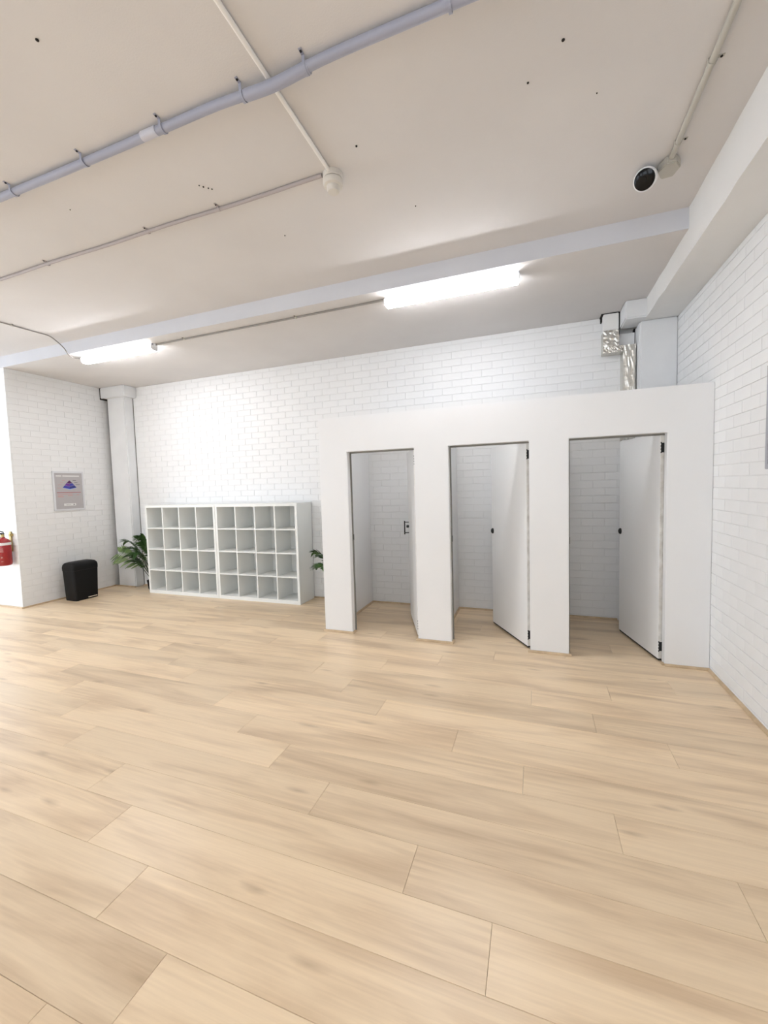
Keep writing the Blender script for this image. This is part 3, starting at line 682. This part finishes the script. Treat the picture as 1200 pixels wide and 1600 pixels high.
# ------------------------------------------------------------------ framed poster on the left wall
e = empty('framed_poster', (XL+.002, 4.325, 1.335), 'silver framed grey poster with purple and blue pyramid on the left wall', 'poster')
fw_, fh_ = .225, .60
fm = holed(-fw_, fw_, 0, fh_, [(-fw_+.026, fw_-.026, .026, fh_-.026)], 'x', 0, .022).build('frame', 'alu', e, .003)
MB().box(0, .010, -fw_+.024, fw_-.024, .024, fh_-.024).build('poster_sheet', 'poster', e)
def flat(name, mat, pts, off=.0105): MB().prism([(off, y, z) for y, z in pts], (.0006, 0, 0)).build(name, mat, e)
def bar(name, mat, y0, y1, z0, z1): flat(name, mat, [(y0, z0), (y1, z0), (y1, z1), (y0, z1)])
bar('title_line', 'pwhite', -.175, -.095, .520, .536); bar('title_line', 'pwhite', -.080, .165, .520, .536)
cy, top = .015, .462
def tier(t0, t1, hw0, hw1, mat_l, mat_r, sag):
    flat('pyramid_side', mat_l, [(cy-hw0, t0), (cy, t0-sag*hw0), (cy, t1-sag*hw1), (cy-hw1, t1)])
    flat('pyramid_side', mat_r, [(cy, t0-sag*hw0), (cy+hw0, t0), (cy+hw1, t1), (cy, t1-sag*hw1)])
flat('pyramid_base_glow', 'psky', [(cy-.112, .352), (cy, .318), (cy+.112, .352), (cy, .345)], .0102)
tier(.352, .385, .100, .072, 'pblue', 'pnavy', .24); tier(.387, .418, .070, .044, 'pvio', 'pblue', .24); tier(.420, top, .042, .001, 'pmag', 'pmag', .2)
for y0, y1, z in ((.065, .115, .462), (.085, .135, .428), (.105, .165, .394)): bar('caption_line', 'pgrey', y0, y1, z-.004, z+.005)
for y0, y1, z in ((-.09, -.045, .462), (-.115, -.075, .428), (-.15, -.10, .394), (-.16, -.11, .345)): bar('caption_line', 'ppink', y0, y1, z-.003, z+.003)
bar('red_rule', 'pred', -.175, .175, .272, .280)
for y0, y1, z in ((-.165, .05, .252), (-.165, -.09, .228), (-.165, -.08, .212), (.11, .15, .238), (-.02, .05, .228)): bar('text_line', 'ppink', y0, y1, z-.004, z+.004)
bar('white_panel', 'pwhite', -.085, .090, .072, .108); bar('panel_text', 'pgrey', .05, .075, .08, .098); bar('panel_text', 'pgrey', -.06, .02, .086, .09)

# ------------------------------------------------------------------ fire extinguisher
e = empty('fire_extinguisher', (-6.885, 3.51, 0.625), 'red fire extinguisher hanging on the far left wall', 'fire extinguisher')
MB().lathe([(.070, 0), (.080, .008), (.085, .03), (.085, .30), (.078, .335), (.055, .362), (.028, .378), (.024, .392)], (0, 0, 0), 40).build('cylinder', 'red', e, smooth=True)
MB().lathe([(.0856, .282), (.0856, .318)], (0, 0, 0), 40).build('white_band', 'pwhite', e, smooth=True)
def wrap(name, mat, a0, a1, z0, z1, rr=.0858, n=10):
    m = MB()
    for k in range(n+1):
        a = math.radians(a0+(a1-a0)*k/n); m.v += [(rr*math.cos(a), rr*math.sin(a), z0), (rr*math.cos(a), rr*math.sin(a), z1)]
    for k in range(n): m.f.append((2*k, 2*k+2, 2*k+3, 2*k+1))
    return m.build(name, mat, e)
for z in (.235, .220, .205, .190): wrap('label_text', 'ppink', -62, -30, z, z+.006)
wrap('label_text', 'ppink', -92, -70, .175, .195); wrap('label_text', 'ppink', -92, -72, .205, .212)
wrap('label_patch', 'pwhite', -118, -82, .235, .270); wrap('symbol_patch', 'pwhite', -115, -66, .098, .140); wrap('symbol', 'green', -105, -76, .108, .132, .0861)
wrap('label_text', 'ppink', -50, -38, .11, .125); wrap('label_text', 'ppink', -50, -36, .06, .066)
MB().lathe([(.020, .385), (.020, .42), (.014, .43)], (0, 0, 0), 20).build('valve', 'brass', e, smooth=True)
MB().prism([(-.012, -.012, .425), (-.012, -.075, .455), (-.012, -.080, .465), (-.012, .02, .445), (-.012, .02, .425)], (.024, 0, 0)).build('carry_handle', 'blackmetal', e, .003)
MB().prism([(-.010, .02, .446), (-.010, -.07, .490), (-.010, -.075, .50), (-.010, .01, .468)], (.020, 0, 0)).build('squeeze_lever', 'blackmetal', e, .003)
MB().tube(smoothpts([(-.02, 0, .405), (-.06, -.005, .40), (-.085, .01, .36), (-.094, .02, .28), (-.096, .025, .12)]), .008, 10).build('hose', 'black', e, smooth=True)
MB().box(-.02, .02, .085, .0985, .18, .46).box(.018, .05, .06, .0985, .395, .43).build('wall_bracket', 'brass', e)
MB().lathe([(.012, 0), (.012, .014)], (-.02, -.01, .408), 16, (-1, 0, 0)).build('gauge', 'pwhite', e)

# ------------------------------------------------------------------ framed panel on the right wall
e = empty('wall_picture', (XR-.001, 2.66, 1.60), 'grey framed picture just showing at the right edge of the right wall', 'picture frame')
holed(-.45, .452, 0, .61, [(-.42, .422, .03, .58)], 'x', -.03, 0).build('frame', 'greyframe', e, .003)
MB().box(-.012, 0, -.43, .43, .02, .59).build('panel', 'pwhite', e)
